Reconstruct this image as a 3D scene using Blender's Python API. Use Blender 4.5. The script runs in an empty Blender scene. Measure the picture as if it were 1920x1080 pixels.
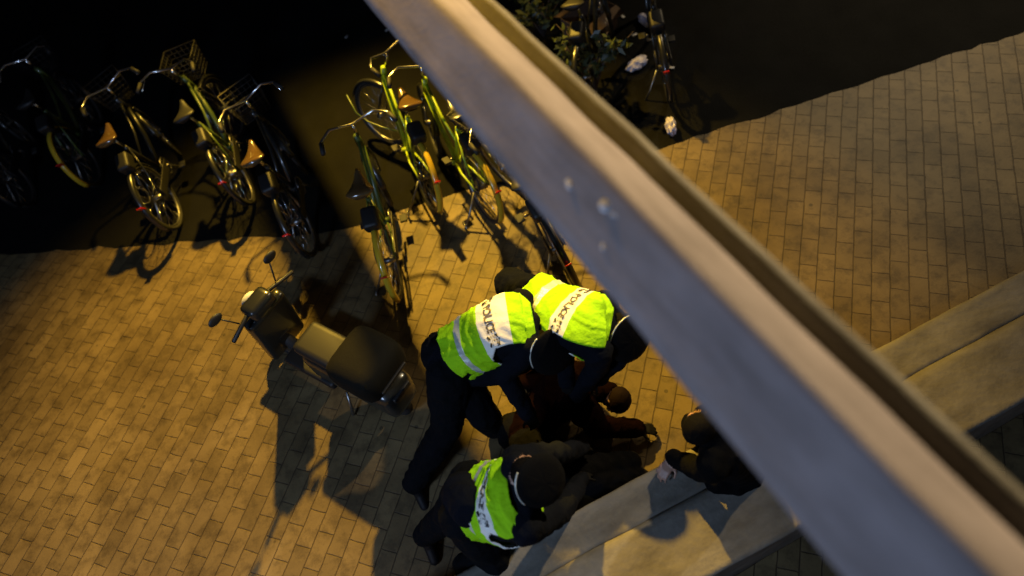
import bpy, bmesh, math, random
import numpy as np
from mathutils import Vector, Matrix, noise
random.seed(7)
SC = bpy.context.scene
COL = SC.collection

# ------------------------------------------------------------------ camera
CAM_H = 4.7
PITCH = math.radians(55)
FPX = 1250.0
ROLL = math.asin(.33)
ca, sa = math.cos(ROLL), math.sin(ROLL)
fwd = Vector((0, math.cos(PITCH), -math.sin(PITCH)))
r0 = Vector((1, 0, 0)); u0 = Vector((0, math.sin(PITCH), math.cos(PITCH)))
xc = r0 * ca - u0 * sa; yc = r0 * sa + u0 * ca
cd = bpy.data.cameras.new('camera'); cam = bpy.data.objects.new('camera', cd); COL.objects.link(cam)
cd.sensor_width = 36; cd.lens = FPX / 1920 * 36; cd.clip_start = .05; cd.clip_end = 500
cam.matrix_world = Matrix(((xc.x, yc.x, -fwd.x, 0), (xc.y, yc.y, -fwd.y, 0), (xc.z, yc.z, -fwd.z, CAM_H), (0, 0, 0, 1)))
cd.dof.use_dof = True; cd.dof.focus_distance = 4.6; cd.dof.aperture_fstop = .6
SC.camera = cam

def at(px, py, z=0.0):
    """point at real height z that the photo shows at pixel px, py"""
    d = fwd * FPX + xc * (px - 960) + yc * (540 - py)
    t = (z - CAM_H) / d.z
    return Vector((d.x * t, d.y * t, z))

# ------------------------------------------------------------------ night sky and lamps
W = bpy.data.worlds.new('World'); SC.world = W; W.use_nodes = True
wn = W.node_tree; bg = wn.nodes['Background']
sky = wn.nodes.new('ShaderNodeTexSky'); sky.sky_type = 'NISHITA'; sky.sun_disc = False
sky.sun_elevation = math.radians(-4); sky.sun_rotation = math.radians(150)
wn.links.new(sky.outputs[0], bg.inputs[0]); bg.inputs[1].default_value = .7
def lamp(name, kind, loc, target, energy, color, size=.1, spot=None, blend=.5):
    l = bpy.data.lights.new(name, kind); l.energy = energy; l.color = color
    if kind == 'AREA': l.shape = 'RECTANGLE'; l.size = size; l.size_y = size * .4
    else: l.shadow_soft_size = size
    if spot: l.spot_size = math.radians(spot); l.spot_blend = blend
    o = bpy.data.objects.new(name, l); COL.objects.link(o); o.location = loc
    o.rotation_euler = (Vector(target) - Vector(loc)).to_track_quat('-Z', 'Y').to_euler()
    return o
lamp('street_lamp_light', 'SPOT', (-.1, 9.0, 6.5), (-1.2, 3.0, 0), 9000, (1, .60, .07), .12, 60, .8)
lamp('far_street_lamp_light', 'SPOT', (5.2, 4.6, 4.9), (.0, 1.6, 3.2), 2700, (1, .78, .46), .10, 56, .8)
lamp('side_fill_light', 'SPOT', (8.5, 8.5, 6.5), (5.6, 5.2, 0), 2400, (1, .78, .46), .15, 62, 1.0)  # added spot to brighten the right-hand ground; no lamp known there
lamp('cool_fill_light', 'AREA', (-4.2, -1.2, 4.4), (-.6, 2.0, .6), 165, (.46, .64, 1), 1.0)  # added cool fill from the building side; its source is unseen
SC.view_settings.view_transform = 'Standard'; SC.view_settings.look = 'None'
SC.view_settings.exposure = 0; SC.view_settings.gamma = 1
SC.cycles.use_denoising = True

# ------------------------------------------------------------------ materials
def mat(name, col, rough=.6, metal=0, noise_s=0, noise_a=.3, bump=0, bump_s=30, spec=.5, coat=0, sheen=0):
    m = bpy.data.materials.new(name); m.use_nodes = True
    n = m.node_tree; b = n.nodes['Principled BSDF']
    b.inputs['Base Color'].default_value = (*col, 1); b.inputs['Roughness'].default_value = rough
    b.inputs['Metallic'].default_value = metal; b.inputs['Specular IOR Level'].default_value = spec
    b.inputs['Coat Weight'].default_value = coat; b.inputs['Sheen Weight'].default_value = sheen
    tc = n.nodes.new('ShaderNodeTexCoord')
    if noise_s:
        t = n.nodes.new('ShaderNodeTexNoise'); t.inputs['Scale'].default_value = noise_s; t.inputs['Detail'].default_value = 8
        n.links.new(tc.outputs['Object'], t.inputs['Vector'])
        mx = n.nodes.new('ShaderNodeMix'); mx.data_type = 'RGBA'
        mx.inputs[6].default_value = (*[c * (1 - noise_a) for c in col], 1); mx.inputs[7].default_value = (*[min(1, c * (1 + noise_a)) for c in col], 1)
        n.links.new(t.outputs[0], mx.inputs[0]); n.links.new(mx.outputs[2], b.inputs['Base Color'])
    if bump:
        t2 = n.nodes.new('ShaderNodeTexNoise'); t2.inputs['Scale'].default_value = bump_s; t2.inputs['Detail'].default_value = 5
        n.links.new(tc.outputs['Object'], t2.inputs['Vector'])
        bp = n.nodes.new('ShaderNodeBump'); bp.inputs['Strength'].default_value = bump; bp.inputs['Distance'].default_value = .02
        n.links.new(t2.outputs[0], bp.inputs['Height']); n.links.new(bp.outputs[0], b.inputs['Normal'])
    return m

def paving_mat():
    m = bpy.data.materials.new('brick_paving'); m.use_nodes = True; n = m.node_tree; b = n.nodes['Principled BSDF']
    tc = n.nodes.new('ShaderNodeTexCoord'); mp = n.nodes.new('ShaderNodeMapping')
    mp.inputs['Rotation'].default_value = (0, 0, math.radians(-58))
    n.links.new(tc.outputs['Object'], mp.inputs['Vector'])
    dn = n.nodes.new('ShaderNodeTexNoise'); dn.inputs['Scale'].default_value = 9; n.links.new(mp.outputs[0], dn.inputs['Vector'])
    vm = n.nodes.new('ShaderNodeVectorMath'); vm.operation = 'MULTIPLY_ADD'
    vm.inputs[1].default_value = (.012, .012, 0); n.links.new(dn.outputs['Color'], vm.inputs[0]); n.links.new(mp.outputs[0], vm.inputs[2])
    br = n.nodes.new('ShaderNodeTexBrick'); n.links.new(vm.outputs[0], br.inputs['Vector'])
    br.inputs['Scale'].default_value = 1; br.inputs['Brick Width'].default_value = .26; br.inputs['Row Height'].default_value = .13
    br.inputs['Mortar Size'].default_value = .0055; br.inputs['Mortar Smooth'].default_value = .6; br.inputs['Bias'].default_value = 0
    br.inputs['Color1'].default_value = (.12, .085, .036, 1); br.inputs['Color2'].default_value = (.165, .118, .052, 1)
    br.inputs['Mortar'].default_value = (.065, .044, .02, 1)
    ns = n.nodes.new('ShaderNodeTexNoise'); ns.inputs['Scale'].default_value = 1.1; ns.inputs['Detail'].default_value = 9; ns.inputs['Roughness'].default_value = .62
    n.links.new(tc.outputs['Object'], ns.inputs['Vector'])
    rp = n.nodes.new('ShaderNodeValToRGB'); rp.color_ramp.elements[0].position = .3; rp.color_ramp.elements[0].color = (.42, .38, .34, 1)
    rp.color_ramp.elements[1].position = .62; rp.color_ramp.elements[1].color = (1.1, 1.1, 1.1, 1)
    n.links.new(ns.outputs[0], rp.inputs[0])
    mx = n.nodes.new('ShaderNodeMix'); mx.data_type = 'RGBA'; mx.blend_type = 'MULTIPLY'; mx.inputs[0].default_value = 1
    n.links.new(br.outputs['Color'], mx.inputs[6]); n.links.new(rp.outputs[0], mx.inputs[7]); n.links.new(mx.outputs[2], b.inputs['Base Color'])
    vo = n.nodes.new('ShaderNodeTexVoronoi'); vo.inputs['Scale'].default_value = 3.2; n.links.new(tc.outputs['Object'], vo.inputs['Vector'])
    n3 = n.nodes.new('ShaderNodeTexNoise'); n3.inputs['Scale'].default_value = 7; n3.inputs['Detail'].default_value = 10; n3.inputs['Roughness'].default_value = .7; n.links.new(tc.outputs['Object'], n3.inputs['Vector'])
    r3 = n.nodes.new('ShaderNodeValToRGB'); r3.color_ramp.elements[0].position = .36; r3.color_ramp.elements[0].color = (.45, .43, .42, 1); r3.color_ramp.elements[1].position = .52; r3.color_ramp.elements[1].color = (1, 1, 1, 1)
    n.links.new(n3.outputs[0], r3.inputs[0])
    r4 = n.nodes.new('ShaderNodeValToRGB'); r4.color_ramp.elements[0].position = .045; r4.color_ramp.elements[0].color = (.35, .35, .35, 1); r4.color_ramp.elements[1].position = .06; r4.color_ramp.elements[1].color = (1, 1, 1, 1)
    n.links.new(vo.outputs['Distance'], r4.inputs[0])
    m3 = n.nodes.new('ShaderNodeMix'); m3.data_type = 'RGBA'; m3.blend_type = 'MULTIPLY'; m3.inputs[0].default_value = .8
    n.links.new(mx.outputs[2], m3.inputs[6]); n.links.new(r3.outputs[0], m3.inputs[7])
    m4 = n.nodes.new('ShaderNodeMix'); m4.data_type = 'RGBA'; m4.blend_type = 'MULTIPLY'; m4.inputs[0].default_value = .8
    n.links.new(m3.outputs[2], m4.inputs[6]); n.links.new(r4.outputs[0], m4.inputs[7]); n.links.new(m4.outputs[2], b.inputs['Base Color'])
    b.inputs['Roughness'].default_value = .62; b.inputs['Specular IOR Level'].default_value = .35
    fn = n.nodes.new('ShaderNodeTexNoise'); fn.inputs['Scale'].default_value = 60; fn.inputs['Detail'].default_value = 4
    n.links.new(tc.outputs['Object'], fn.inputs['Vector'])
    ad = n.nodes.new('ShaderNodeMath'); ad.operation = 'MULTIPLY_ADD'; ad.inputs[1].default_value = -1.0
    n.links.new(br.outputs['Fac'], ad.inputs[0])
    sc = n.nodes.new('ShaderNodeMath'); sc.operation = 'MULTIPLY'; sc.inputs[1].default_value = .35; n.links.new(fn.outputs[0], sc.inputs[0])
    n.links.new(sc.outputs[0], ad.inputs[2])
    bp = n.nodes.new('ShaderNodeBump'); bp.inputs['Strength'].default_value = .7; bp.inputs['Distance'].default_value = .006
    n.links.new(ad.outputs[0], bp.inputs['Height']); n.links.new(bp.outputs[0], b.inputs['Normal'])
    return m
M = dict(
    paving=paving_mat(),
    shaded_asphalt=mat('shaded_asphalt', (.0065, .0065, .006), .9, noise_s=3, noise_a=.5, bump=.5, bump_s=120, spec=.06),  # near-black base carries the shade behind the bicycles
    conc=mat('weathered_concrete', (.275, .23, .22), .8, noise_s=5, noise_a=.28, bump=.10, bump_s=45),
    conc2=mat('ledge_stone', (.21, .19, .15), .85, noise_s=4, noise_a=.45, bump=.12, bump_s=40, spec=.2),
    navy=mat('navy_cloth', (.0035, .0045, .008), .9, noise_s=8, noise_a=.4, bump=.3, bump_s=60, spec=.08),
    trouser=mat('black_trouser_cloth', (.0028, .0035, .005), .9, noise_s=8, noise_a=.4, bump=.3, bump_s=60, spec=.08),
    maroon=mat('maroon_cloth', (.0038, .001, .0008), .95, noise_s=8, noise_a=.4, bump=.3, bump_s=50, spec=.03),
    black=mat('black_cloth', (.0025, .0025, .003), .9, noise_s=8, noise_a=.3, bump=.3, bump_s=60, spec=.08),
    skind=mat('tanned_skin', (.22, .12, .09), .6, noise_s=20, noise_a=.1),
    skin=mat('skin', (.35, .2, .14), .5, noise_s=20, noise_a=.1),
    hair=mat('black_hair', (.003, .0025, .0025), .8, spec=.08, bump=.4, bump_s=140),
    hairb=mat('dark_brown_hair', (.007, .003, .002), .85, spec=.1, bump=.3, bump_s=140),
    shoe=mat('black_leather', (.005, .005, .006), .6, spec=.2),
    sole=mat('grey_rubber_sole', (.12, .12, .12), .7),
    hivis=mat('hi_vis_fabric', (.32, .68, .007), .8, noise_s=12, noise_a=.08, bump=.35, bump_s=35, spec=.12),
    silver=mat('reflective_strip', (.62, .66, .62), .38, metal=.35, bump=.2, bump_s=50),
    cream=mat('white_text_band', (.80, .78, .70), .5, bump=.15, bump_s=60),
    ink=mat('black_print', (.02, .018, .018), .6),
    inkb=mat('grey_print', (.10, .085, .07), .6),
    capc=mat('black_cap_cloth', (.0025, .0025, .003), .85, bump=.2, bump_s=120, spec=.1), glove=mat('black_glove', (.004, .004, .004), .7, spec=.15),
    gloss=mat('black_patent', (.01, .01, .01), .15),
    chrome=mat('chrome', (.6, .6, .6), .18, metal=1),
    steel=mat('dull_steel', (.3, .3, .3), .4, metal=1),
    tyre=mat('tyre_rubber', (.012, .012, .012), .7),
    lime=mat('lime_paint', (.30, .42, .012), .4, noise_s=15, noise_a=.2, coat=.3),
    olive=mat('dark_green_paint', (.05, .08, .015), .4, noise_s=15, noise_a=.2, coat=.3),
    yellow=mat('yellow_mudguard', (.5, .34, .02), .25, noise_s=20, noise_a=.15, coat=.4),
    dkpaint=mat('black_paint', (.012, .013, .013), .3, coat=.4),
    tan=mat('tan_saddle', (.085, .05, .018), .2, noise_s=20, noise_a=.2, coat=.5),
    plast=mat('black_plastic', (.007, .007, .007), .55, noise_s=10, noise_a=.3),
    scoot=mat('dark_box_plastic', (.0045, .0042, .0025), .85, spec=.15, noise_s=6, noise_a=.3, bump=.1, bump_s=60),
    red=mat('red_reflector', (.4, .01, .01), .2, coat=1),
    white=mat('white_plastic', (.55, .56, .58), .45),
    bag=mat('pale_plastic_bag', (.55, .52, .62), .35, noise_s=14, noise_a=.3, bump=.8, bump_s=22),
    leaf=mat('leaf', (.035, .05, .018), .45, noise_s=12, noise_a=.5),
    twig=mat('twig_bark', (.07, .05, .045), .8, noise_s=12, noise_a=.4),
    pale_mat=mat('pale_speck', (.7, .68, .68), .7, noise_s=30, noise_a=.2),  # plain pale material for the ledge spots and glint scraps
    card=mat('brown_cardboard', (.10, .06, .035), .8, noise_s=8, noise_a=.3),
)
def streaks(m, ang, along=1.6, across=11, lo=.72, hi=1.1):
    n = m.node_tree; b = n.nodes['Principled BSDF']; src = b.inputs['Base Color'].links[0].from_socket
    tc = n.nodes.new('ShaderNodeTexCoord'); v0 = n.nodes.new('ShaderNodeVectorRotate'); v0.rotation_type = 'Z_AXIS'; v0.inputs['Angle'].default_value = -ang
    n.links.new(tc.outputs['Object'], v0.inputs['Vector'])
    mp = n.nodes.new('ShaderNodeMapping'); mp.inputs['Scale'].default_value = (along, across, across); n.links.new(v0.outputs[0], mp.inputs['Vector'])
    t = n.nodes.new('ShaderNodeTexNoise'); t.inputs['Scale'].default_value = 1; t.inputs['Detail'].default_value = 7; t.inputs['Roughness'].default_value = .65
    n.links.new(mp.outputs[0], t.inputs['Vector'])
    rp = n.nodes.new('ShaderNodeValToRGB'); rp.color_ramp.elements[0].position = .32; rp.color_ramp.elements[0].color = (lo, lo * .97, lo * .92, 1)
    rp.color_ramp.elements[1].position = .6; rp.color_ramp.elements[1].color = (hi, hi, hi, 1); n.links.new(t.outputs[0], rp.inputs[0])
    mx = n.nodes.new('ShaderNodeMix'); mx.data_type = 'RGBA'; mx.blend_type = 'MULTIPLY'; mx.inputs[0].default_value = 1
    n.links.new(src, mx.inputs[6]); n.links.new(rp.outputs[0], mx.inputs[7]); n.links.new(mx.outputs[2], b.inputs['Base Color'])
streaks(M['conc'], math.radians(104)); streaks(M['conc2'], math.radians(104))
M['low'] = mat('rough_low_ledge_stone', (.16, .148, .125), .9, noise_s=3, noise_a=.4, bump=.3, bump_s=25, spec=.15)
streaks(M['low'], math.radians(9), 3, 6, .7, 1.15)
M['conc'].node_tree.nodes['Principled BSDF'].inputs['Specular IOR Level'].default_value = .2

# ------------------------------------------------------------------ mesh helpers
def V(*a): return Vector(a)
def link(name, bm, mats, parent=None, smooth=True, recalc=True):
    if recalc: bmesh.ops.recalc_face_normals(bm, faces=bm.faces)
    me = bpy.data.meshes.new(name); bm.to_mesh(me); bm.free()
    if not isinstance(mats, (list, tuple)): mats = [mats]
    for m in mats: me.materials.append(m)
    if smooth:
        for p in me.polygons: p.use_smooth = True
    o = bpy.data.objects.new(name, me); COL.objects.link(o)
    if parent: o.parent = parent
    return o
def thing(name, label, cat, loc=(0, 0, 0), rz=0, group=None):
    o = bpy.data.objects.new(name, None); COL.objects.link(o); o.empty_display_size = .1
    o.location = loc; o.rotation_euler = (0, 0, rz); o['label'] = label; o['category'] = cat
    if group: o['group'] = group
    return o
def tag(o, label, cat, group=None):
    o['label'] = label; o['category'] = cat
    if group: o['group'] = group
    return o
def tube(bm, pts, r, seg=8, closed=False, cap=True):
    pts = [Vector(p) for p in pts]; n = len(pts); rs = r if isinstance(r, (list, tuple)) else [r] * n
    rings = []; prev = None
    for i, p in enumerate(pts):
        if closed: t = pts[(i + 1) % n] - pts[i - 1]
        else: t = pts[min(i + 1, n - 1)] - pts[max(i - 1, 0)]
        t.normalize()
        if prev is None:
            a = t.orthogonal().normalized()
        else:
            a = (prev - t * prev.dot(t)).normalized()
        prev = a; b = t.cross(a)
        rings.append([bm.verts.new(p + (a * math.cos(2 * math.pi * k / seg) + b * math.sin(2 * math.pi * k / seg)) * rs[i]) for k in range(seg)])
    m = n if closed else n - 1
    for i in range(m):
        A, B = rings[i], rings[(i + 1) % n]
        for k in range(seg): bm.faces.new((A[k], A[(k + 1) % seg], B[(k + 1) % seg], B[k]))
    if cap and not closed:
        bm.faces.new(rings[0][::-1]); bm.faces.new(rings[-1])
def box(bm, c, s, rot=None, bevel=0):
    r = bmesh.ops.create_cube(bm, size=1, matrix=Matrix.Translation(Vector(c)) @ (rot.to_4x4() if rot else Matrix.Identity(4)) @ Matrix.Diagonal((*s, 1)))
    if bevel:
        es = list({e for v in r['verts'] for e in v.link_edges})
        bmesh.ops.bevel(bm, geom=es, offset=bevel, segments=3, affect='EDGES', profile=.6)
def ball(bm, c, r, rot=None, seg=20):
    s = r if isinstance(r, (list, tuple)) else (r, r, r)
    bmesh.ops.create_uvsphere(bm, u_segments=seg, v_segments=seg // 2 + 2, radius=1,
        matrix=Matrix.Translation(Vector(c)) @ (rot.to_4x4() if rot else Matrix.Identity(4)) @ Matrix.Diagonal((*s, 1)))
def capsule(bm, a, ra, b, rb, seg=16):
    a = Vector(a); b = Vector(b); d = (b - a); L = d.length; d = d / max(L, 1e-6)
    pts = []; rs = []
    for k in range(5):
        t = math.pi / 2 * k / 4.4; pts.append(a - d * ra * math.cos(t)); rs.append(max(ra * math.sin(t), ra * .08))
    pts.append(a.copy()); rs.append(ra)
    for f in (.33, .66): pts.append(a.lerp(b, f)); rs.append(ra + (rb - ra) * f)
    pts.append(b.copy()); rs.append(rb)
    for k in range(4, -1, -1):
        t = math.pi / 2 * k / 4.4; pts.append(b + d * rb * math.cos(t)); rs.append(max(rb * math.sin(t), rb * .08))
    tube(bm, pts, rs, seg)
def arc(c, r, a0, a1, n, ax='xz', off=0):
    out = []
    for i in range(n + 1):
        t = a0 + (a1 - a0) * i / n
        out.append(V(c[0] + r * math.cos(t), off, c[1] + r * math.sin(t)))
    return out

# ------------------------------------------------------------------ the setting
def sheet(name, pts, z, m, div=0):
    bm = bmesh.new(); bm.faces.new([bm.verts.new((x, y, z)) for x, y in pts])
    o = link(name, bm, m, smooth=False); o['kind'] = 'structure'; return o
sheet('pavement', [(-60, -60), (60, -60), (60, 60), (-60, 60)], 0, M['paving'])
e = V(-.87, .49, 0)
p0 = V(.35, 4.75, 0)
edge = []
key = [(-12, 8.5), (-1.5, 4.62), (.0, 4.55), (.45, 4.40), (1.5, 4.25), (9, 4.0)]
for (ax, ay), (bx, by) in zip(key, key[1:]):
    nn = max(1, int(math.hypot(bx - ax, by - ay) / .12))
    for q in range(nn): edge.append((ax + (bx - ax) * q / nn + random.uniform(-.02, .02), ay + (by - ay) * q / nn + random.uniform(-.022, .022)))
sheet('shaded_road', [(-60, 36)] + edge + [(9, 4.0), (60, -5), (60, 60), (-60, 60)], .004, M['shaded_asphalt'])  # dark ground sheet; shade around the bicycles is put into its colour

# raised concrete canopy edge close to the viewer
def prof_bar(name, axis0, axis1, prof, m, parent=None, n=60, wob=.004, bev=True):
    """prof: list of (across, z); extruded along axis0->axis1"""
    a = Vector(axis0); b = Vector(axis1); d = (b - a).normalized(); nr = V(d.y, -d.x, 0)
    # finer profile
    pr = []
    for i in range(len(prof)):
        p = prof[i]; q = prof[(i + 1) % len(prof)]
        L = math.dist(p, q); k = max(1, int(L / .03))
        for j in range(k): pr.append((p[0] + (q[0] - p[0]) * j / k, p[1] + (q[1] - p[1]) * j / k))
    bm = bmesh.new(); rings = []
    for i in range(n + 1):
        c = a.lerp(b, i / n); ring = []
        for (u, z) in pr:
            w = noise.noise(V(u * 9, z * 9, i * .35 + 3)) * wob
            ring.append(bm.verts.new(c + nr * (u + w) + V(0, 0, z + w)))
        rings.append(ring)
    K = len(pr)
    for i in range(n):
        for k in range(K): bm.faces.new((rings[i][k], rings[i][(k + 1) % K], rings[i + 1][(k + 1) % K], rings[i + 1][k]))
    bm.faces.new(rings[0]); bm.faces.new(rings[-1][::-1])
    return link(name, bm, m, parent)
bd = at(716, 0, 3.2) - at(1296, 672, 3.2); bd.z = 0; bd.normalize()          # direction of the canopy edge
b0 = at(994, 345, 3.2)
beam = thing('concrete_ledge', 'broad weathered concrete ledge with tan lit ridge crossing high above the pavement', 'ledge', b0)
B0 = V(0, 0, 0) - bd * 4.5; B1 = V(0, 0, 0) + bd * 9
prof_bar('ledge_body', B0, B1, [(.05, -.16), (0.0, -.11), (.006, -.08), (.05, -.035), (.14, .068), (.16, .078), (.182, .072), (.225, .035), (.275, .015), (.293, -.01), (.30, -.16)], M['conc'], beam, 160)
prof_bar('ledge_lip', B0 + V(0, 0, 0), B1, [(.303, -.16), (.303, -.045), (.325, -.045), (.338, -.01), (.375, -.01), (.385, -.03), (.385, -.16)], M['conc2'], beam, 160)
for i, (px, py, s) in enumerate(((1068, 345, 1.0), (1135, 383, 1.5), (1130, 460, .6), (1150, 402, .5))):
    bm = bmesh.new(); zz = 3.2; nr_ = V(bd.y, -bd.x, 0)
    for _k in range(12):
        c = at(px, py, zz) - b0; u_ = max(0, min(.3, c.dot(nr_)))
        zz = 3.2 + float(np.interp(u_, [0, .006, .05, .14, .16, .182, .225, .275, .3], [-.11, -.08, -.035, .068, .078, .072, .035, .015, -.05]))
    for k in range(4):
        ball(bm, c + V(random.uniform(-.006, .006), random.uniform(-.01, .01), 0), (.010 * s, .015 * s, .007 * s), seg=10)
    link('ledge_spot', bm, M['pale_mat'], beam)  # small pale spots set on the ledge surface

# stone ledge at the foot of the building
k1 = at(900, 1052, .45); k2 = at(1265, 856, .45)
kd = (k2 - k1); kd.z = 0; kd.normalize()
kc = V(k1.x, k1.y, 0)
kerb = thing('stone_ledge', 'low grey brown stone ledge with stepped top in the lower right corner', 'ledge', kc)
prof_bar('ledge_slab', -kd * 4, kd * 6, [(.26, .01), (.26, .45), (.02, .45), (0, .43), (0, .01)], M['low'], kerb, 120, .014)
prof_bar('ledge_step', -kd * 4, kd * 6, [(.70, .01), (.70, .50), (.30, .50), (.262, .47), (.262, .01)], M['low'], kerb, 120, .012)

# ------------------------------------------------------------------ bicycles
def wheel(parent, x, z, R, name='wheel'):
    bm = bmesh.new(); tube(bm, arc((x, z), R - .018, 0, 2 * math.pi - 2 * math.pi / 40, 39), .019, 8, closed=True)
    w = link(name, bm, M['tyre'], parent)
    bm = bmesh.new(); tube(bm, arc((x, z), R - .042, 0, 2 * math.pi - 2 * math.pi / 40, 39), .009, 6, closed=True); link('rim', bm, M['steel'], w)
    bm = bmesh.new()
    for k in range(20):
        t = 2 * math.pi * k / 20; s = .03 if k % 2 else -.03
        tube(bm, [V(x + .02 * math.cos(t + .8), s, z + .02 * math.sin(t + .8)), V(x + (R - .045) * math.cos(t), 0, z + (R - .045) * math.sin(t))], .0022, 4)
    link('spokes', bm, M['chrome'], w)
    bm = bmesh.new(); tube(bm, [V(x, -.05, z), V(x, .05, z)], .022, 12); link('hub', bm, M['steel'], w)
    return w
def guard(parent, x, z, R, a0, a1, m):
    bm = bmesh.new(); n = 22; rows = []
    for i in range(n + 1):
        t = a0 + (a1 - a0) * i / n; row = []
        for (yy, dr) in ((-.026, -.018), (-.02, -.004), (0, .004), (.02, -.004), (.026, -.018)):
            r = R + .018 + dr; row.append(bm.verts.new((x + r * math.cos(t), yy, z + r * math.sin(t))))
        rows.append(row)
    for i in range(n):
        for k in range(4): bm.faces.new((rows[i][k], rows[i][k + 1], rows[i + 1][k + 1], rows[i + 1][k]))
    o = link('mudguard', bm, m, parent)
    md = o.modifiers.new('solid', 'SOLIDIFY'); md.thickness = .003
    return o
def bike(label, loc, heading, lean, frame_m, guard_m, seat_m, steer=0, group='bicycles parked in a row', basket=True):
    t = thing('bicycle', label, 'bicycle', loc, 0, group)
    t.rotation_euler = (Matrix.Rotation(heading, 3, 'Z') @ Matrix.Rotation(lean, 3, 'X')).to_euler()
    R = .32
    wheel(t, 0, R, R); guard(t, 0, R, R, math.radians(20), math.radians(205), guard_m)
    fr = bmesh.new()
    hb = V(.885, 0, .66); ht = V(.835, 0, .86); bb = V(.43, 0, .29); st = V(.30, 0, .72)
    tube(fr, [hb, ht], .024, 12); tube(fr, [hb.lerp(ht, .3), V(.70, 0, .50), bb], [.024, .023, .022], 12)
    tube(fr, [bb, st], .019, 10); tube(fr, [hb.lerp(ht, .75), V(.6, 0, .62), bb.lerp(st, .55)], [.014, .013, .012], 10)
    for s in (-1, 1):
        tube(fr, [bb + V(0, s * .02, 0), V(.25, s * .05, .3), V(0, s * .055, R)], .010, 6)
        tube(fr, [st + V(0, s * .015, -.03), V(.15, s * .05, .55), V(0, s * .055, R)], .009, 6)
    tube(fr, [bb + V(0, -.05, 0), bb + V(0, .05, 0)], .028, 12)
    link('frame', fr, frame_m, t)
    bm = bmesh.new(); tube(bm, [st - V(-.01, 0, .05), V(.265, 0, .86)], .013, 10); link('seat_post', bm, M['chrome'], t)
    # saddle
    bm = bmesh.new(); rows = []
    for i in range(15):
        f = i / 14; x = .13 + f * .27; w = .085 * max(0, 1 - max(0, (f - .18)) / .82) ** 1.2 + .020; w *= min(1, .6 + f * 4)
        h = .905 + .012 * math.cos(f * 5)
        rows.append([bm.verts.new((x, w * math.cos(a), h + .022 * math.sin(a) * (1 if math.sin(a) > 0 else 1.4))) for a in [2 * math.pi * k / 12 for k in range(12)]])
    for i in range(14):
        for k in range(12): bm.faces.new((rows[i][k], rows[i][(k + 1) % 12], rows[i + 1][(k + 1) % 12], rows[i + 1][k]))
    bm.faces.new(rows[0]); bm.faces.new(rows[-1][::-1]); s_ = link('saddle', bm, seat_m, t)
    bm = bmesh.new()
    for s in (-1, 1): tube(bm, [V(.16, s * .04, .875), V(.2, s * .04, .862), V(.3, s * .02, .865), V(.36, 0, .88)], .005, 6)
    link('saddle_rail', bm, M['chrome'], s_)
    # front end in its own steering frame
    Rm = Matrix.Translation(hb) @ Matrix.Rotation(steer, 4, 'Z') @ Matrix.Translation(-hb)
    fw = wheel(t, .98, R, R); fg = guard(t, .98, R, R, math.radians(10), math.radians(165), M['dkpaint'])
    bm = bmesh.new()
    for s in (-1, 1): tube(bm, [hb + V(0, s * .03, 0), V(.91, s * .05, .55), V(.98, s * .05, R)], .011, 8)
    tube(bm, [hb + V(0, -.04, .01), hb + V(0, .04, .01)], .014, 8); fk = link('fork', bm, M['dkpaint'], t)
    bm = bmesh.new(); tube(bm, [ht, ht + V(-.03, 0, .12)], .014, 8)
    top = ht + V(-.03, 0, .12)
    tube(bm, [top + V(-.17, -.29, .03), top + V(-.08, -.27, .045), top + V(.0, -.18, .05), top + V(.02, 0, 0), top + V(.0, .18, .05), top + V(-.08, .27, .045), top + V(-.17, .29, .03)], .011, 8)
    hbr = link('handlebar', bm, M['chrome'], t); sub = [fw, fg, fk, hbr]
    for s in (-1, 1):
        bm = bmesh.new(); tube(bm, [top + V(-.19, s * .293, .027), top + V(-.09, s * .273, .043)], .017, 10); link('grip', bm, M['tyre'], hbr)
        bm = bmesh.new(); tube(bm, [top + V(-.03, s * .235, .04), top + V(-.06, s * .26, .02), top + V(-.15, s * .275, 0)], .005, 6); link('brake_lever', bm, M['chrome'], hbr)
    if basket:
        bm = bmesh.new(); cx = 1.03; z0, z1 = .74, .96
        for k in range(6):
            f = k / 5; z = z0 + (z1 - z0) * f; w = .13 + .035 * f; l = .10 + .03 * f
            tube(bm, [V(cx - l, -w, z), V(cx + l, -w, z), V(cx + l, w, z), V(cx - l, w, z)], .006 if k == 5 else .003, 6, closed=True)
        for k in range(7):
            f = k / 6 * 2 - 1
            for (a, b) in (((1, f), 0), ((-1, f), 0), ((f, 1), 1), ((f, -1), 1)):
                tube(bm, [V(cx + a[0] * .10, a[1] * .13, z0), V(cx + a[0] * .13, a[1] * .165, z1)], .0028, 4)
            tube(bm, [V(cx + f * .1, -.13, z0), V(cx + f * .1, .13, z0)], .0028, 4)
        sub.append(link('basket', bm, M['plast'], t))
    for o in sub: o.matrix_basis = Rm @ o.matrix_basis
    bm = bmesh.new(); tube(bm, [bb + V(0, -.09, 0), bb + V(0, .09, 0)], .009, 8)
    tube(bm, [bb + V(0, -.08, 0), bb + V(.10, -.085, -.13)], .010, 6); tube(bm, [bb + V(0, .08, 0), bb + V(-.10, .085, .13)], .010, 6)
    tube(bm, [bb + V(.08 * math.cos(q), -.06, .08 * math.sin(q)) for q in [2 * math.pi * k / 24 for k in range(24)]], .006, 5, closed=True)
    ck = link('crank', bm, M['steel'], t)
    for s, c in ((-1, bb + V(.10, -.13, -.13)), (1, bb + V(-.10, .13, .13))):
        bm = bmesh.new(); box(bm, c, (.08, .06, .02), bevel=.005); link('pedal', bm, M['tyre'], ck)
    bm = bmesh.new(); box(bm, (.24, -.072, .315), (.46, .012, .085), Matrix.Rotation(math.radians(4), 3, 'Y'), bevel=.005); link('chain_guard', bm, M['plast'], t)
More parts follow.
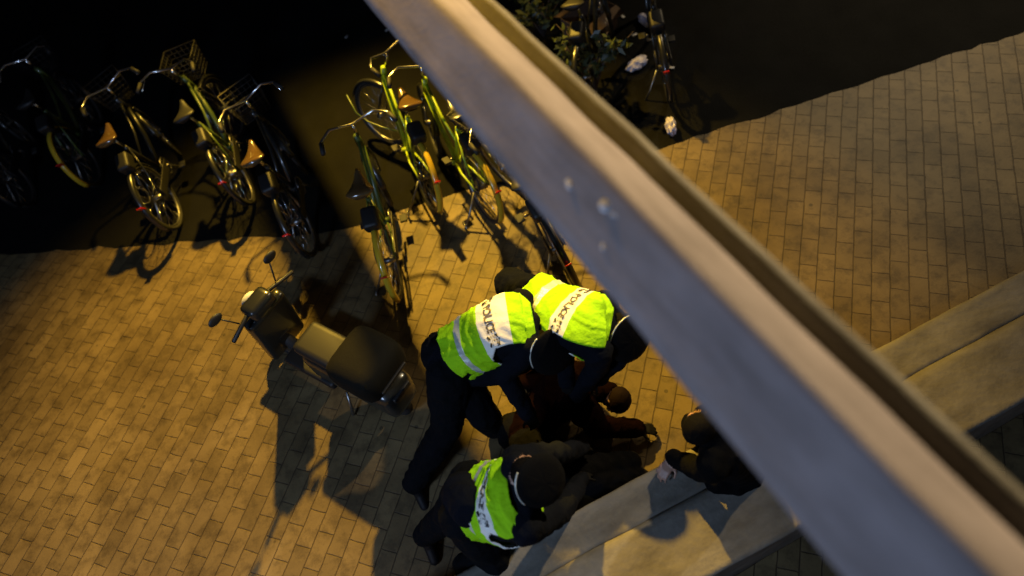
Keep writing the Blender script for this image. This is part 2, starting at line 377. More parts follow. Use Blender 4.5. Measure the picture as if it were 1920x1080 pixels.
    bm = bmesh.new(); tube(bm, [V(.02, .06, .28), V(-.02, .15, .10), V(-.03, .20, .015 )], .009, 6); tube(bm, [V(-.06, .205, .012), V(.02, .20, .012)], .009, 6); link('kickstand', bm, M['steel'], t)
    bm = bmesh.new(); box(bm, (.10, 0, .70), (.17, .12, .11), Matrix.Rotation(-.3, 3, 'Y'), bevel=.03); link('lock_box', bm, M['plast'], t)
    bm = bmesh.new(); box(bm, (-.30, 0, .50), (.012, .05, .07), Matrix.Rotation(-.6, 3, 'Y'), bevel=.005); link('reflector', bm, M['red'], t)
    bm = bmesh.new(); tube(bm, arc((-.02, .42), .075, .3, 2 * math.pi, 14, off=.055), .008, 6, closed=False); link('wheel_lock', bm, M['plast'], t)
    return t
def bike_fit(x, y, heading, lean, label, frame, guard, seat, **k):
    t = bike(label, V(x, y, 0), heading, lean, frame, guard, seat, **k); t.scale = (BS, BS, BS); return t
BS = 1.12
def bike_at(axle_px, heading, lean, **k):
    p = at(axle_px[0], axle_px[1], .32)
    h = Vector((math.cos(heading), math.sin(heading), 0)); side = V(-h.y, h.x, 0)
    loc = V(p.x, p.y, 0) + side * math.sin(lean) * .32
    return bike_fit(loc.x, loc.y, heading, lean, **k)
r = math.radians
bike_fit(-.494, 4.54, 1.75, .22, 'lime bicycle with tan saddle, middle of the three with lit rear wheels', M['lime'], M['yellow'], M['tan'], steer=r(30), basket=False)
bike_fit(-.01, 4.18, 1.83, .14, 'lime bicycle with black saddle parked closest to the concrete ledge', M['lime'], M['yellow'], M['dkpaint'], steer=r(-12), basket=False)
bike_fit(-.93, 3.74, 1.50, .03, 'bicycle with shiny tan saddle parked nearest the dark scooter', M['olive'], M['yellow'], M['tan'], steer=r(15), basket=False)
bike_at((1046, 470), r(96), r(-7), label='dark bicycle mostly hidden under the concrete ledge behind the two bending officers', frame=M['dkpaint'], guard=M['dkpaint'], seat=M['plast'], steer=r(20))
xs = [((560, 420), 90, -6, 20), ((440, 330), 95, -8, -15), ((300, 375), 91, -7, 25), ((150, 300), 94, -6, 5), ((20, 340), 97, -8, 18)]
ls = ['black bicycle with tan saddle, next bicycle beyond the lit row to the left', 'dark green bicycle with black mudguards standing further back in the left row', 'black bicycle with tan saddle in the middle of the far left row', 'dark green bicycle with yellow mudguard second from the left end', 'black bicycle at the far left end of the row']
for i, (p, h, l, s) in enumerate(xs):
    bike_at(p, r(h), r(l), label=ls[i], frame=M['olive'] if i % 2 else M['dkpaint'], guard=M['yellow'] if i == 3 else M['dkpaint'], seat=M['tan'] if i % 2 == 0 else M['plast'], steer=r(s))
# beyond the ledge
bike_at((1100, 150), r(60), r(-8), label='black bicycle beyond the concrete ledge beside the bare shrub', frame=M['dkpaint'], guard=M['dkpaint'], seat=M['plast'], steer=r(30), group='bicycles beyond the ledge')
bike_at((1245, 130), r(75), r(-6), label='black bicycle beyond the concrete ledge behind the pale plastic bag', frame=M['dkpaint'], guard=M['dkpaint'], seat=M['plast'], steer=r(-10), group='bicycles beyond the ledge')

# cable lock loop hanging between bicycles
bm = bmesh.new(); tube(bm, [at(650, 178, .9), at(668, 212, .78), at(690, 228, .72), at(715, 238, .7), at(745, 246, .66)], .008, 6)
tag(link('cable', bm, M['olive']), 'thin dark green cable looping from the left edge to the lime bicycle frame', 'cable')

# ------------------------------------------------------------------ scooter with rear box
def scooter():
    hd_ = r(133); c = at(690, 684, .86); base = V(c.x - .16 * math.cos(hd_), c.y - .16 * math.sin(hd_), 0)
    t = thing('scooter', 'dark scooter with large rounded rear box parked at the left edge of the paving', 'scooter', base, hd_)
    R = .24
    for x in (.28, 1.42):
        bm = bmesh.new(); tube(bm, arc((x, R), R - .05, 0, 2 * math.pi * 31 / 32, 31), .05, 10, closed=True); w = link('wheel', bm, M['tyre'], t)
        bm = bmesh.new(); tube(bm, [V(x, -.04, R), V(x, .04, R)], .13, 20); link('rim', bm, M['steel'], w)
    bm = bmesh.new(); box(bm, (.42, 0, .50), (.86, .30, .34), Matrix.Rotation(-.05, 3, 'Y'), .09); link('rear_body', bm, M['dkpaint'], t)
    bm = bmesh.new(); box(bm, (.95, 0, .28), (.55, .32, .08), bevel=.03); link('floorboard', bm, M['plast'], t)
    bm = bmesh.new(); box(bm, (1.25, 0, .60), (.10, .38, .66), Matrix.Rotation(-.25, 3, 'Y'), .045); link('front_shield', bm, M['dkpaint'], t)
    bm = bmesh.new(); box(bm, (1.42, 0, .50), (.40, .13, .06), bevel=.028); link('front_mudguard', bm, M['dkpaint'], t)
    bm = bmesh.new(); box(bm, (.60, 0, .73), (.52, .27, .11), bevel=.05); link('seat', bm, M['plast'], t)
    bm = bmesh.new(); box(bm, (.16, 0, .88), (.42, .44, .30), bevel=.12)
    b_ = link('rear_box', bm, M['scoot'], t)
    bm = bmesh.new(); box(bm, (-.072, 0, .86), (.02, .26, .03), bevel=.009); link('box_reflector', bm, M['plast'], b_)
    bm = bmesh.new(); box(bm, (1.17, 0, .98), (.16, .24, .13), bevel=.05); h = link('handlebar', bm, M['dkpaint'], t)
    bm = bmesh.new(); tube(bm, [V(1.10, -.33, 1.0), V(1.17, -.1, 1.0), V(1.17, .1, 1.0), V(1.10, .33, 1.0)], .016, 8); link('handlebar_tube', bm, M['plast'], h)
    for s in (-1, 1):
        bm = bmesh.new(); tube(bm, [V(1.15, s * .2, 1.02), V(1.17, s * .26, 1.16)], .006, 6); ball(bm, (1.17, s * .29, 1.2), (.02, .06, .04)); link('mirror', bm, M['plast'], h)
    bm = bmesh.new(); ball(bm, (1.27, 0, .98), (.04, .07, .05)); link('headlight', bm, M['white'], t)
    bm = bmesh.new(); box(bm, (-.03, 0, .60), (.03, .18, .05), bevel=.012); link('tail_light', bm, M['plast'], t)
    bm = bmesh.new(); tube(bm, [V(.6, .12, .22), V(.55, .22, .02)], .012, 6); link('kickstand', bm, M['steel'], t)
scooter()

# ------------------------------------------------------------------ shrub, bag and box beyond the ledge
def shrub(px, py, label, n=11, hgt=.8, seed=3):
    rd = random.Random(seed); c = at(px, py, .4); c.z = 0
    t = thing('shrub', label, 'shrub', c, 0)
    st = bmesh.new(); lf = bmesh.new()
    for i in range(n):
        a = rd.uniform(0, 6.28); l = rd.uniform(.15, .45)
        tip = V(math.cos(a) * l, math.sin(a) * l, hgt * rd.uniform(.6, 1.1)); mid = V(tip.x * .3, tip.y * .3, tip.z * .55)
        tube(st, [V(0, 0, 0), mid, tip], [.014, .009, .004], 6)
        for j in range(4):
            q = mid.lerp(tip, rd.uniform(.1, .9)); w = q + V(rd.uniform(-.15, .15), rd.uniform(-.15, .15), rd.uniform(0, .15)); tube(st, [q, w], [.005, .002], 5)
            for k in range(9):
                cc = q.lerp(w, rd.random()) + V(*[rd.uniform(-.05, .05) for _ in range(3)]); L = rd.uniform(.03, .065)
                d1 = V(*[rd.uniform(-1, 1) for _ in range(3)]).normalized(); d2 = d1.orthogonal().normalized()
                lf.faces.new([lf.verts.new(cc + d1 * x * L + d2 * y * L * .45) for x, y in ((-1, 0), (-.2, .9), (1, 0), (-.2, -.9))])
    link('stem', st, M['twig'], t); o = link('foliage', lf, M['leaf'], t, smooth=False, recalc=False)
shrub(1105, 125, 'dark twiggy shrub with sparse leaves growing just beyond the concrete ledge', seed=4)
shrub(1010, 10, 'small dark shrub at the top beside the far end of the concrete ledge', 8, .5, 9)
def bag(px, py, s, label, rz):
    bm = bmesh.new(); bmesh.ops.create_icosphere(bm, subdivisions=4, radius=1)
    for v in bm.verts:
        n_ = noise.noise(v.co * 2.2) * .3 + abs(noise.noise(v.co * 5)) * .25
        v.co *= .85 + n_; v.co = V(v.co.x * s[0], v.co.y * s[1], v.co.z * s[2] + s[2] * .8)
    o = link('plastic_bag', bm, M['bag']); p = at(px, py, s[2]); o.location = (p.x, p.y, .004); o.rotation_euler = (0, 0, rz); tag(o, label, 'bag', None)
bag(1211, 38, (.05, .14, .06), 'narrow pale purple plastic bag lying upright in the dark beyond the ledge', r(10))
bag(1195, 118, (.13, .08, .05), 'wide crumpled grey plastic bag near the shrub beyond the ledge', r(20))
bag(1258, 235, (.05, .11, .08), 'pale greenish plastic bag at the right, close against the concrete ledge', r(-10))
for (px, py, a_, w_) in ((727, 57, .3, 'under the high ledge above the lime bicycles'), (650, 70, 1, 'in the dark at the upper left of the lime bicycles'), (985, 32, 2, 'at the top beside the far end of the ledge'),
        (1066, 100, .7, 'against the ledge beside the twiggy shrub'), (1168, 32, 1.7, 'between the cardboard box and the narrow plastic bag'), (1190, 66, .2, 'between the narrow and the wide plastic bags'),
        (1259, 128, 2.5, 'furthest right beyond the ledge'), (1083, 58, .9, 'just left of the cardboard box'), (1112, 60, 2.2, 'touching the near side of the cardboard box'), (1094, 76, 1.2, 'among the shrub leaves below the cardboard box')):
    bm = bmesh.new(); K_ = 5; g_ = [[bm.verts.new(((i_ / K_ - .5) * .055, (j_ / K_ - .5) * .028, .012 + .016 * noise.noise(V(i_ * .8 + a_ * 9, j_ * .9, 1)))) for j_ in range(K_ + 1)] for i_ in range(K_ + 1)]
    for i_ in range(K_):
        for j_ in range(K_): bm.faces.new((g_[i_][j_], g_[i_ + 1][j_], g_[i_ + 1][j_ + 1], g_[i_][j_ + 1]))
    o = link('glint_scrap', bm, M['pale_mat']); p = at(px, py, .01); o.location = (p.x, p.y, .006); o.rotation_euler = (0, 0, a_)  # pale scraps added to stand in for glints on the dark ground
    o.modifiers.new('s', 'SOLIDIFY').thickness = .002
    tag(o, 'tiny pale litter scrap ' + w_, 'glint', 'scraps of litter on the dark ground')
c = at(1105, 42, .15)
t = thing('cardboard_box', 'brown open cardboard box on the dark ground behind the shrub', 'box', (c.x, c.y, .004), r(25))
bm = bmesh.new()
for (cx, cy, sx, sy) in ((0, .17, .5, .006), (0, -.17, .5, .006), (.247, 0, .006, .334), (-.247, 0, .006, .334)): box(bm, (cx, cy, .14), (sx, sy, .27))
box(bm, (0, 0, .006), (.486, .33, .006)); link('box_body', bm, M['card'], t, smooth=False)
for s in (-1, 1):
    bm = bmesh.new(); box(bm, (0, s * .235, .262), (.49, .13, .005), Matrix.Rotation(-s * .35, 3, 'X')); link('flap', bm, M['card'], t, smooth=False)

# ------------------------------------------------------------------ people
def cloth(p, u, th):
    a = 1 - abs(noise.noise(V(u * 9 + math.sin(th) * 1.5, th * 1.3, 7.3))) * 2.6; b = 1 - abs(noise.noise(V(u * 5 - th * 2.2, th * 1.1, 2.1))) * 2.6
    return noise.noise(p * 6 + V(3, 1, 0)) * .022 + max(a, 0) ** 2 * .013 + max(b, 0) ** 2 * .012 + noise.noise(p * 24) * .003 - .004
class Loft:
    """closed tube through stations (centre, half width, half depth) with a dorsal hint"""
    def __init__(s, st, back):
        s.c = [Vector(a[0]) for a in st]; s.w = [a[1] for a in st]; s.d = [a[2] for a in st]; s.back = Vector(back).normalized()
        n = len(st); s.t = [0]
        for i in range(1, n): s.t.append(s.t[-1] + (s.c[i] - s.c[i - 1]).length)
        s.L = s.t[-1]; s.t = [x / s.L for x in s.t]
    def _cr(s, arr, u):
        n = len(arr); i = 0
        while i < n - 2 and u > s.t[i + 1]: i += 1
        f = (u - s.t[i]) / (s.t[i + 1] - s.t[i]); f = min(1.15, max(-.15, f))
        p0 = arr[max(i - 1, 0)]; p1 = arr[i]; p2 = arr[i + 1]; p3 = arr[min(i + 2, n - 1)]
        return .5 * ((2 * p1) + (p2 - p0) * f + (2 * p0 - 5 * p1 + 4 * p2 - p3) * f * f + (3 * p1 - p0 - 3 * p2 + p3) * f ** 3)
    def frame(s, u):
        c = s._cr(s.c, u); tg = (s._cr(s.c, min(u + .03, 1)) - s._cr(s.c, max(u - .03, 0))).normalized()
        L = s.back.cross(tg).normalized(); B = tg.cross(L).normalized()
        return c, tg, L, B
    def pt(s, u, th, infl=0, ex=.85):
        c, tg, L, B = s.frame(u); w = s._cr(s.w, u) + infl; d = s._cr(s.d, u) + infl
        co, si = math.cos(th), math.sin(th)
        return c + L * w * math.copysign(abs(co) ** ex, co) + B * d * math.copysign(abs(si) ** ex, si)
    def mesh(s, bm, n=24, k=32):
        rows = [[bm.verts.new(s.pt(i / n, 2 * math.pi * j / k)) for j in range(k)] for i in range(n + 1)]
        for i in range(n):
            for j in range(k): bm.faces.new((rows[i][j], rows[i][(j + 1) % k], rows[i + 1][(j + 1) % k], rows[i + 1][j]))
        bm.faces.new(rows[0][::-1]); bm.faces.new(rows[-1])

def hand(caps, wrist, d, nrm, side, curl=.5, s=1.0):
    """palm, four unequal bent fingers and a thumb; nrm = back of the hand"""
    d = Vector(d).normalized(); nrm = Vector(nrm); nrm = (nrm - d * nrm.dot(d)).normalized(); sd = d.cross(nrm) * side
    w = Vector(wrist)
    for k in range(4):
        o = (k - 1.5) * .021 * s
        base = w + d * (.092 - abs(k - 1.3) * .006) * s + sd * o
        caps.append((w + d * .015 * s + sd * o * .6, .015 * s, base, .0125 * s, 'skin'))
        L = (.040, .045, .042, .032)[k] * s; p = base; a = curl * .5
        dirv = d
        for j, f in enumerate((1, .62, .5)):
            dirv = (d * math.cos(a) - nrm * math.sin(a) + sd * (k - 1.5) * .09).normalized()
            q = p + dirv * L * f; caps.append((p, (.0098 - j * .0008) * s, q, (.0090 - j * .0008) * s, 'skin')); p = q; a += curl * (.9 + .1 * k)
    tb = w + d * .03 * s - sd * .03 * s; t1 = tb + (d * .6 - sd * .75 - nrm * .25).normalized() * .042 * s; t2 = t1 + (d * .9 - sd * .25 - nrm * .4).normalized() * .032 * s
    caps.append((w + d * .012 * s - sd * .012 * s, .014 * s, tb, .0125 * s, 'skin')); caps.append((tb, .0125 * s, t1, .0105 * s, 'skin')); caps.append((t1, .0105 * s, t2, .009 * s, 'skin'))

def remeshed(bm, vox, iters=4):
    me = bpy.data.meshes.new('tmp'); bm.to_mesh(me); bm.free(); o = bpy.data.objects.new('tmp', me); COL.objects.link(o)
    md = o.modifiers.new('r', 'REMESH'); md.mode = 'VOXEL'; md.voxel_size = vox
    sm = o.modifiers.new('s', 'SMOOTH'); sm.factor = .5; sm.iterations = iters
    dg = bpy.context.evaluated_depsgraph_get(); dg.update()
    out = bpy.data.meshes.new_from_object(o.evaluated_get(dg)); bpy.data.objects.remove(o); bpy.data.meshes.remove(me)
    return out

def person(spec):
    g = {k: (at(*v) if isinstance(v, tuple) and len(v) == 3 and isinstance(v[0], (int, float)) and abs(v[0]) > 50 else v) for k, v in spec.items()}
    base = V(g['pelvis'].x, g['pelvis'].y, 0)
    t = thing('person', spec['label'], 'person', base, 0, spec.get('group'))
    for k, v in list(g.items()):
        if isinstance(v, Vector): g[k] = v - base
    up = spec.get('back', V(0, 0, 1)); S = spec.get('scale', 1)
    pel, wai, che, nek, hd = g['pelvis'], g['waist'], g['chest'], g['neck'], g['head']
    sp = (wai - pel).normalized(); sp2 = (nek - che).normalized()
    lo = Loft([(pel - sp * .09, .13 * S, .09 * S), (pel, .172 * S, .125 * S), (wai, .155 * S, .118 * S), (che, .19 * S, .135 * S), (nek - sp2 * .07, .185 * S, .105 * S), (nek, .075 * S, .07 * S)], up)
    bm = bmesh.new(); lo.mesh(bm)
    caps = []   # (a, ra, b, rb, tag)
    J, T = spec.get('jacket', 'navy'), spec.get('trousers', 'trouser')
    for e_ in spec.get('extra', []): caps.append((at(*e_[0]) - base, e_[1], at(*e_[2]) - base, e_[3], 'J'))
    c_, tg, Lh, Bh = lo.frame(lo.t[1]); c2, tg2, Ls, Bs = lo.frame(lo.t[4])
    GL, GA = spec.get('legw', 1.25), spec.get('armw', 1.2)
    for sd, sg in (('l', 1), ('r', -1)):
        hip = pel + Lh * sg * .085 * S - tg * .03
        kn, an = g['knee_' + sd], g['ankle_' + sd]
        caps += [(hip, .098 * GL, hip.lerp(kn, .55), .086 * GL, 'T'), (hip.lerp(kn, .55), .086 * GL, kn, .070 * GL, 'T'), (kn, .070 * GL, kn.lerp(an, .4), .066 * GL, 'T'), (kn.lerp(an, .4), .066 * GL, an, .054 * GL, 'T')]
        td = g.get('toe_' + sd, None)
        td = (td.copy() if td is not None else V(1, 0, -.2)).normalized()
        hl = an - td * .05 + V(0, 0, -.03)
        caps += [(hl, .042, an + td * .06 - V(0, 0, .02), .043, 'F'), (an + td * .04 - V(0, 0, .03), .042, an + td * .17 - V(0, 0, .045), .036, 'F')]
        sh = c2 + Ls * sg * .165 * S; el, wr = g['elbow_' + sd], g['wrist_' + sd]
        caps += [(c2 + Ls * sg * .10 * S, .085 * S, sh, .072 * GA, 'J'), (sh, .072 * GA, el, .056 * GA, 'J'), (el, .056 * GA, wr, .040 * GA, 'J'), (el.lerp(wr, .85), .043 * GA, wr, .043 * GA, 'J')]
        hdv = g.get('hand_' + sd, None); hdv = (hdv.copy() if hdv is not None else (wr - el)).normalized()
        hand(caps, wr + hdv * .012, hdv, g.get('hback_' + sd, V(0, 0, 1)), sg, spec.get('curl', .6))
    # neck and head
    crown = (g['crown']).normalized(); face = g['face']; face = (face - crown * face.dot(crown)).normalized(); ear = crown.cross(face)
    caps.append((nek - sp2 * .03, .062, hd - crown * .06 - face * .02, .056 if not spec.get('hood') else .075, 'J' if spec.get('hood') else 'S'))
    caps.append((nek - sp2 * .05, .085, nek + sp2 * .02, .068, 'J'))
    hr = Matrix((ear, face, crown)).transposed()
    def H(x, y, z): return hd + ear * x + face * y + crown * z
    for a in caps: capsule(bm, a[0], a[1], a[2], a[3])
    ball(bm, H(0, -.005, .025), (.076, .094, .088), hr); ball(bm, H(0, .018, -.045), (.058, .068, .07), hr); ball(bm, H(0, .055, -.085), (.026, .022, .022), hr)
    capsule(bm, H(0, .088, .012), .008, H(0, .104, -.022), .013); ball(bm, H(0, .086, -.052), (.024, .008, .007), hr); ball(bm, H(0, .083, .03), (.05, .012, .01), hr)
    for s in (-1, 1): ball(bm, H(s * .079, -.002, -.008), (.009, .02, .032), hr)
    me = remeshed(bm, .008)
    N = len(me.vertices); co = np.empty(N * 3); me.vertices.foreach_get('co', co); co = co.reshape(-1, 3)
    best = np.full(N, 1e9); tagi = np.zeros(N, int); names = ['J', 'T', 'S', 'F', 'G']
    def seg(a, ra, b, rb, tg_):
        nonlocal best
        a = np.array(a); b = np.array(b); ab = b - a; f = np.clip(((co - a) @ ab) / max(ab @ ab, 1e-9), 0, 1)
        dd = np.linalg.norm(co - a - f[:, None] * ab, axis=1) - (ra + (rb - ra) * f)
        m = dd < best; best = np.where(m, dd, best); tagi[m] = names.index(tg_)
    for a in caps: seg(*a[:4], 'G' if a[4] == 'skin' else a[4])
    seg(pel - sp * .08, .12, pel, .13, 'T'); seg(pel, .14, wai, .135, 'J'); seg(wai, .14, che, .16, 'J'); seg(che, .17, nek, .10, 'J')
    seg(H(0, 0, .02), .10, H(0, .02, -.06), .08, 'S')
    nor = np.empty(N * 3); me.vertices.foreach_get('normal', nor); nor = nor.reshape(-1, 3)
    for i in range(N):
        if tagi[i] < 2:
            c = co[i]; v = V(c[0] * 9, c[1] * 9, c[2] * 9)
            w = 1 - abs(noise.noise(v + V(0, 0, 5))) * 2.2; w2 = noise.noise(v * 2.3)
            co[i] += nor[i] * (w * .009 + w2 * .006)
    me.vertices.foreach_set('co', co.ravel())
    for m in (M[J], M[T], M[spec.get('skin', 'skin')], M['shoe'], M['glove'] if spec.get('cap') or spec.get('gloves') else M[spec.get('skin', 'skin')]): me.materials.append(m)
    for p in me.polygons:
        p.material_index = int(tagi[p.vertices[0]]); p.use_smooth = True
    me.update(); body = bpy.data.objects.new('body', me); COL.objects.link(body); body.parent = t
    for s in (-1, 1):
        bm = bmesh.new(); ball(bm, H(s * .032, .079, .008), .0125, seg=12); link('eye', bm, M['white'], t)
    # hair cap
    if spec.get('hair', True):
        bm = bmesh.new(); ball(bm, H(0, -.014, .034), (.086, .101, .092), hr, 28)
        kill = [v for v in bm.verts if (v.co - hd).dot(face) > .045 - .0 and (v.co - hd).dot(crown) < .06 or (v.co - hd).dot(crown) < -.045]
        bmesh.ops.delete(bm, geom=kill, context='VERTS')
        for v in bm.verts: v.co += (v.co - hd).normalized() * (noise.noise(v.co * 60) * .006)
        link('hair', bm, M[spec.get('hair_m', 'hair')], t)
    if spec.get('cap'):
        cb = H(0, -.005, .055)
        CS = spec.get('capS', 1.05)
        def Cc(x, y, z): return cb + (ear * x + face * y + crown * z) * CS
        bm = bmesh.new(); K = 40; rows = []
        for (rr, z, tl) in ((.088, -.02, 0), (.096, .0, 0), (.098, .035, 0), (.135, .060, .3), (.146, .075, .35), (.140, .088, .35), (.10, .100, .4), (.05, .106, .4), (.012, .107, .4)):
            rows.append([bm.verts.new(Cc(rr * math.cos(2 * math.pi * k / K), rr * 1.06 * math.sin(2 * math.pi * k / K), z + tl * .09 * math.sin(2 * math.pi * k / K) * rr / .14 + .004 * noise.noise(V(k * .5, z * 30, 1)))) for k in range(K)])
        for i in range(len(rows) - 1):
            for k in range(K): bm.faces.new((rows[i][k], rows[i][(k + 1) % K], rows[i + 1][(k + 1) % K], rows[i + 1][k]))
        bm.faces.new(rows[-1]); cp = link('cap', bm, M['capc'], t)
        bm = bmesh.new(); rows = []
        for i in range(13):
            a = math.radians(25 + 130 * i / 12); row = []
            for j in range(5):
                f = j / 4; ext = .062 * math.sin(math.pi * i / 12) ** .6 * f; rr = .097 + ext
                row.append(bm.verts.new(Cc(rr * math.cos(a), rr * 1.06 * math.sin(a), .0 - ext * .45)))
            rows.append(row)
        for i in range(12):
            for j in range(4): bm.faces.new((rows[i][j], rows[i][j + 1], rows[i + 1][j + 1], rows[i + 1][j]))
        vz = link('visor', bm, M['gloss'], cp); vz.modifiers.new('s', 'SOLIDIFY').thickness = .003
        bm = bmesh.new(); tube(bm, [Cc(.148 * math.cos(a), .157 * math.sin(a), .077 + .0315 * math.sin(a)) for a in [math.radians(190 + 75 * k / 20) for k in range(21)]], .0045, 6); link('piping', bm, M['silver'], cp)
        bm = bmesh.new(); tube(bm, [Cc(.157 * math.cos(a), .166 * math.sin(a), -.027) for a in [math.radians(55 + 55 * k / 20) for k in range(21)]], .004, 6); link('visor_glint', bm, M['silver'], vz)  # silver arc modelled as the gloss highlight along the visor edge
        bm = bmesh.new(); tube(bm, [Cc(.1 * math.cos(a), .106 * math.sin(a), .012) for a in [math.radians(15 + 150 * k / 20) for k in range(21)]], .005, 6); link('chin_strap', bm, M['chrome'], cp)
        bm = bmesh.new(); ball(bm, Cc(0, .122, .045), (.018, .008, .022), hr, 14); link('badge', bm, M['chrome'], cp)
    # high visibility vest
    if spec.get('vest'):
        s0, s1 = spec['vest']; n, k = 64, 112; infl = .026
        bm = bmesh.new(); rows = []
        bands = spec['bands']
        for i in range(n + 1):
            u = s0 + (s1 - s0) * i / n; row = []
            for j in range(k):
                th = 2 * math.pi * j / k; p = lo.pt(u, th, infl)
                c, tg_, L_, B_ = lo.frame(u); out = (p - c).normalized()
                fold = cloth(p, u, th)
                fl = (1 - (u - s0) / (s1 - s0)) ** 3 * .02
                p = p + out * (fold * .8 + fl)
                row.append(bm.verts.new(p))
            rows.append(row)
        def keep(u, th):
            a = abs(math.degrees(math.atan2(math.sin(th), math.cos(th))))     # 0 = left side, 180 = right side
            side = min(a, 180 - a)
            arm = u > spec.get('arm0', .55) and side < 34 * min(1, ((u - spec.get('arm0', .55)) / .08) ** .5) and u < spec.get('arm1', .93)
            if arm: return False
            if u < spec.get('slit', s0) and side < 7: return False
            return True
        for i in range(n):
            u = s0 + (s1 - s0) * (i + .5) / n
            for j in range(k):
                th = 2 * math.pi * (j + .5) / k
                if not keep(u, th): continue
                f = bm.faces.new((rows[i][j], rows[i][(j + 1) % k], rows[i + 1][(j + 1) % k], rows[i + 1][j]))
                for (a, b, mi) in bands:
                    if a <= u <= b: f.material_index = mi
        bmesh.ops.delete(bm, geom=[v for v in bm.verts if not v.link_faces], context='VERTS')
        ve = link('hi_vis_vest', bm, [M['hivis'], M['silver'], M['cream']], t)
        md = ve.modifiers.new('s', 'SOLIDIFY'); md.thickness = .004; md.offset = -1
        for q in spec.get('straps', []):
            bm = bmesh.new(); pp = [at(*a_) - base for a_ in q]; vs = []
            for i_, a_ in enumerate(pp):
                d_ = (pp[min(i_ + 1, len(pp) - 1)] - pp[max(i_ - 1, 0)]).normalized(); w_ = d_.cross(V(.2, -.3, 1)).normalized() * .017
                vs.append((bm.verts.new(a_ + w_), bm.verts.new(a_ - w_)))
            for i_ in range(len(vs) - 1): bm.faces.new((vs[i_][0], vs[i_][1], vs[i_ + 1][1], vs[i_ + 1][0]))
            so = link('vest_strap', bm, M['hivis'], t); so.modifiers.new('s', 'SOLIDIFY').thickness = .005
        if spec.get('strap'):
            bm = bmesh.new(); q = [at(*a_) - base for a_ in spec['strap']]; tube(bm, q, .026, 10); link('shoulder_strap', bm, M['gloss'], t)
            bm = bmesh.new(); box(bm, q[0] + V(0, 0, .02), (.035, .055, .03), bevel=.008); link('strap_buckle', bm, M['steel'], t)
        # printed lettering, bent onto the back of the vest
        ub = spec['text_u']; Wd = lo._cr(lo.w, ub) + infl
        def put(txt, x0, hgt, sx, m, off, nm):
            cu = bpy.data.curves.new('t', 'FONT'); cu.body = txt; cu.size = 1; cu.align_x = 'CENTER'; cu.offset = off
            o = bpy.data.objects.new('t', cu); COL.objects.link(o); dg = bpy.context.evaluated_depsgraph_get(); dg.update()
            mm = bpy.data.meshes.new_from_object(o.evaluated_get(dg)); bpy.data.objects.remove(o)
            b2 = bmesh.new(); b2.from_mesh(mm); bmesh.ops.triangulate(b2, faces=b2.faces)
            for _ in range(2):
                es = [e_ for e_ in b2.edges if e_.calc_length() > .22]
                if es: bmesh.ops.subdivide_edges(b2, edges=es, cuts=1); bmesh.ops.triangulate(b2, faces=b2.faces)
            ys = [v.co.y for v in b2.verts]; ym = (min(ys) + max(ys)) / 2; hh = max(ys) - min(ys)
            for v in b2.verts:
                tx = x0 + v.co.x * hgt / hh * sx; ty = (v.co.y - ym) * hgt / hh
                q = max(-.97, min(.97, tx / Wd)); th = math.pi / 2 + math.asin(q) ; u = ub + ty / lo.L
                p = lo.pt(u, th, infl); c, tg_, L_, B_ = lo.frame(u); out = (p - c).normalized()
                fold = cloth(p, u, th)
                fl = (1 - (u - s0) / (s1 - s0)) ** 3 * .02
                v.co = p + out * (fold * .8 + fl + .0035)
            link(nm, b2, m, ve, smooth=False, recalc=False)
        put('警', -.132, .07, 1.0, M['ink'], .035, 'lettering'); put('察', .132, .07, 1.0, M['ink'], .035, 'lettering'); put('POLICE', 0, .05, .78, M['inkb'], .03, 'lettering')
    return t, lo, g

OFF = 'police officers in hi vis vests'
officer1 = dict(hood=True, legw=1.5, extra=[((885, 690, .88), .12, (935, 690, .88), .11)], straps=[[(846, 648, 1.0), (846, 672, .98), (853, 692, .92), (862, 712, .85)], [(862, 652, 1.02), (866, 672, 1.0), (872, 690, .97)]], label='officer in black cap bending over with long black legs, middle lime POLICE vest', group=OFF,
    pelvis=(842, 678, .93), waist=(878, 648, 1.04), chest=(945, 615, 1.14), neck=(1005, 605, 1.12), head=(1012, 640, 1.05),
    knee_l=(905, 775, .50), ankle_l=(925, 800, .12), knee_r=(838, 800, .47), ankle_r=(776, 905, .10), toe_r=V(-.3, .1, -.9), toe_l=V(1, .2, -.2),
    elbow_l=(1056, 642, 1.02), wrist_l=(1062, 715, .66), elbow_r=(945, 700, .95), wrist_r=(990, 775, .62),
    crown=V(.55, -.25, .55), face=V(.6, .2, -.8), cap=True, vest=(.27, .97), bands=((.385, .45, 1), (.60, .78, 2)), text_u=.69, arm0=.60, slit=.34)
officer2 = dict(hood=True, extra=[((957, 532, .86), .115, (990, 548, .95), .12)], label='officer in yellow green POLICE vest bending right beside the high concrete ledge', group=OFF,
    pelvis=(987, 568, .93), waist=(1032, 580, 1.04), chest=(1097, 608, 1.14), neck=(1147, 620, 1.10), head=(1158, 612, 1.05),
    knee_l=(985, 600, .50), ankle_l=(985, 690, .10), knee_r=(1010, 640, .50), ankle_r=(1020, 720, .10),
    elbow_l=(1172, 660, .85), wrist_l=(1122, 710, .55), elbow_r=(1120, 688, .85), wrist_r=(1082, 740, .50),
    crown=V(.75, .1, .45), face=V(.3, -.1, -.9), cap=True, vest=(.25, .97), bands=((.40, .46, 1), (.63, .78, 2)), text_u=.705, arm0=.62, slit=.3)
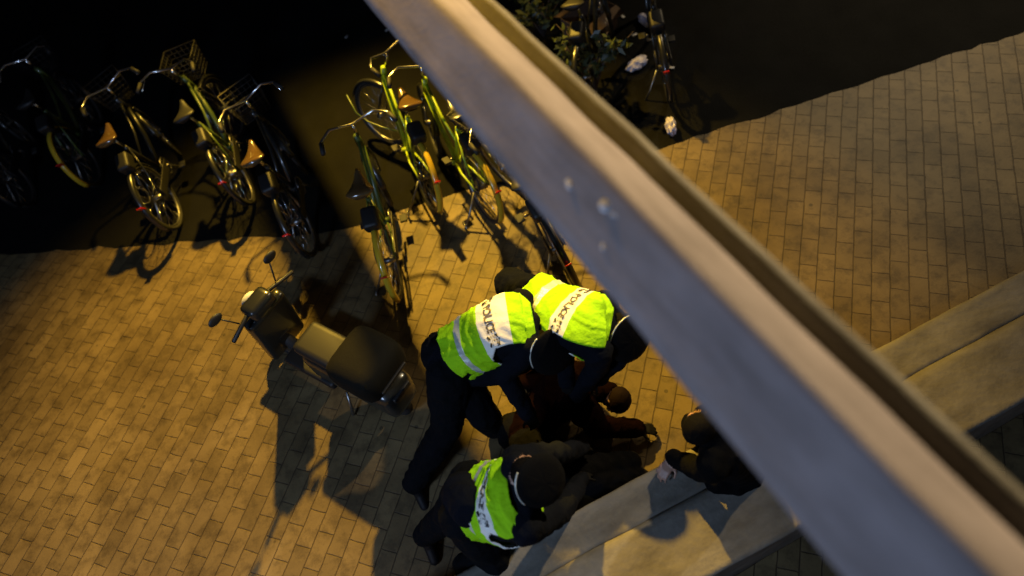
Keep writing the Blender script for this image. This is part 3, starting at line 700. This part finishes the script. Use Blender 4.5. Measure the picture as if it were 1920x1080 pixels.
officer3 = dict(legw=1.4, hood=True, extra=[((868, 925, .98), .12, (884, 945, 1.02), .125)], strap=[(906, 930, 1.12), (925, 920, 1.16), (950, 908, 1.2), (972, 900, 1.22)], label='crouching officer seen from above at the bottom, dark leg stretched out behind', group=OFF,
    pelvis=(882, 938, .86), waist=(915, 938, .93), chest=(958, 938, 1.05), neck=(988, 918, 1.18), head=(985, 885, 1.25), scale=1.12,
    knee_l=(838, 968, .42), ankle_l=(796, 1002, .14), knee_r=(930, 1050, .42), ankle_r=(870, 1060, .12), toe_l=V(-.6, -.2, -.7), toe_r=V(-.6, 0, -.5),
    elbow_l=(1045, 850, .85), wrist_l=(1090, 840, .55), elbow_r=(1050, 960, .85), wrist_r=(1090, 900, .50), capS=.97,
    crown=V(.4, -.05, .8), face=V(.9, -.2, -.3), cap=True, vest=(.32, .97), bands=((.42, .48, 1), (.60, .76, 2)), text_u=.68, arm0=.64, slit=.25)
victim = dict(label='person in black and dark maroon clothes held down on the paving between the officers',
    pelvis=(985, 815, .22), waist=(1010, 780, .27), chest=(1055, 740, .33), neck=(1110, 738, .28), head=(1152, 748, .20), back=V(-.2, .3, 1), jacket='maroon', trousers='black', hood=True, gloves=True, skin='skind', armw=1.5, legw=1.5,
    knee_l=(1090, 885, .28), ankle_l=(1180, 868, .12), knee_r=(1120, 905, .22), ankle_r=(1190, 895, .10), toe_l=V(1, 0, -.1), toe_r=V(1, .1, -.1),
    elbow_l=(1035, 690, .15), wrist_l=(985, 720, .35), elbow_r=(1118, 800, .20), wrist_r=(1192, 803, .12),
    crown=V(.8, 0, .15), face=V(.2, -.6, -.8), hair_m='hairb')
watcher = dict(label='person in black crouching by the low stone ledge with a hand on it',
    pelvis=(1399, 880, .42), waist=(1384, 860, .58), chest=(1359, 835, .80), neck=(1332, 815, .95), head=(1312, 800, 1.02), hood=True, jacket='black', trousers='black', back=V(.7, -.5, .5),
    knee_l=(1349, 900, .5), ankle_l=(1399, 945, .1), knee_r=(1304, 800, .5), ankle_r=(1364, 850, .1), toe_l=V(-1, 0, -.1), toe_r=V(-1, .1, -.1),
    elbow_l=(1314, 880, .72), wrist_l=(1264, 858, .56), elbow_r=(1324, 790, .6), wrist_r=(1330, 830, .5), hand_l=V(-.8, .1, -.4),
    crown=V(-.25, .1, .9), face=V(-.9, .2, -.4))
import time as _t
for sp_ in (officer1, officer2, officer3, victim, watcher):
    person(sp_)
    g = {k: (at(*v) if isinstance(v, tuple) and len(v) == 3 and isinstance(v[0], (int, float)) else v) for k, v in sp_.items()}
    print('BONES', sp_['label'][:20], 'spine %.2f' % ((g['waist'] - g['pelvis']).length + (g['chest'] - g['waist']).length + (g['neck'] - g['chest']).length), 'neckhead %.2f' % (g['head'] - g['neck']).length,
          *['%s thigh %.2f shin %.2f uarm %.2f farm %.2f' % (s, (g['knee_' + s] - g['pelvis']).length, (g['ankle_' + s] - g['knee_' + s]).length, (g['elbow_' + s] - (g['chest'] + g['neck']) / 2).length, (g['wrist_' + s] - g['elbow_' + s]).length) for s in 'lr'])
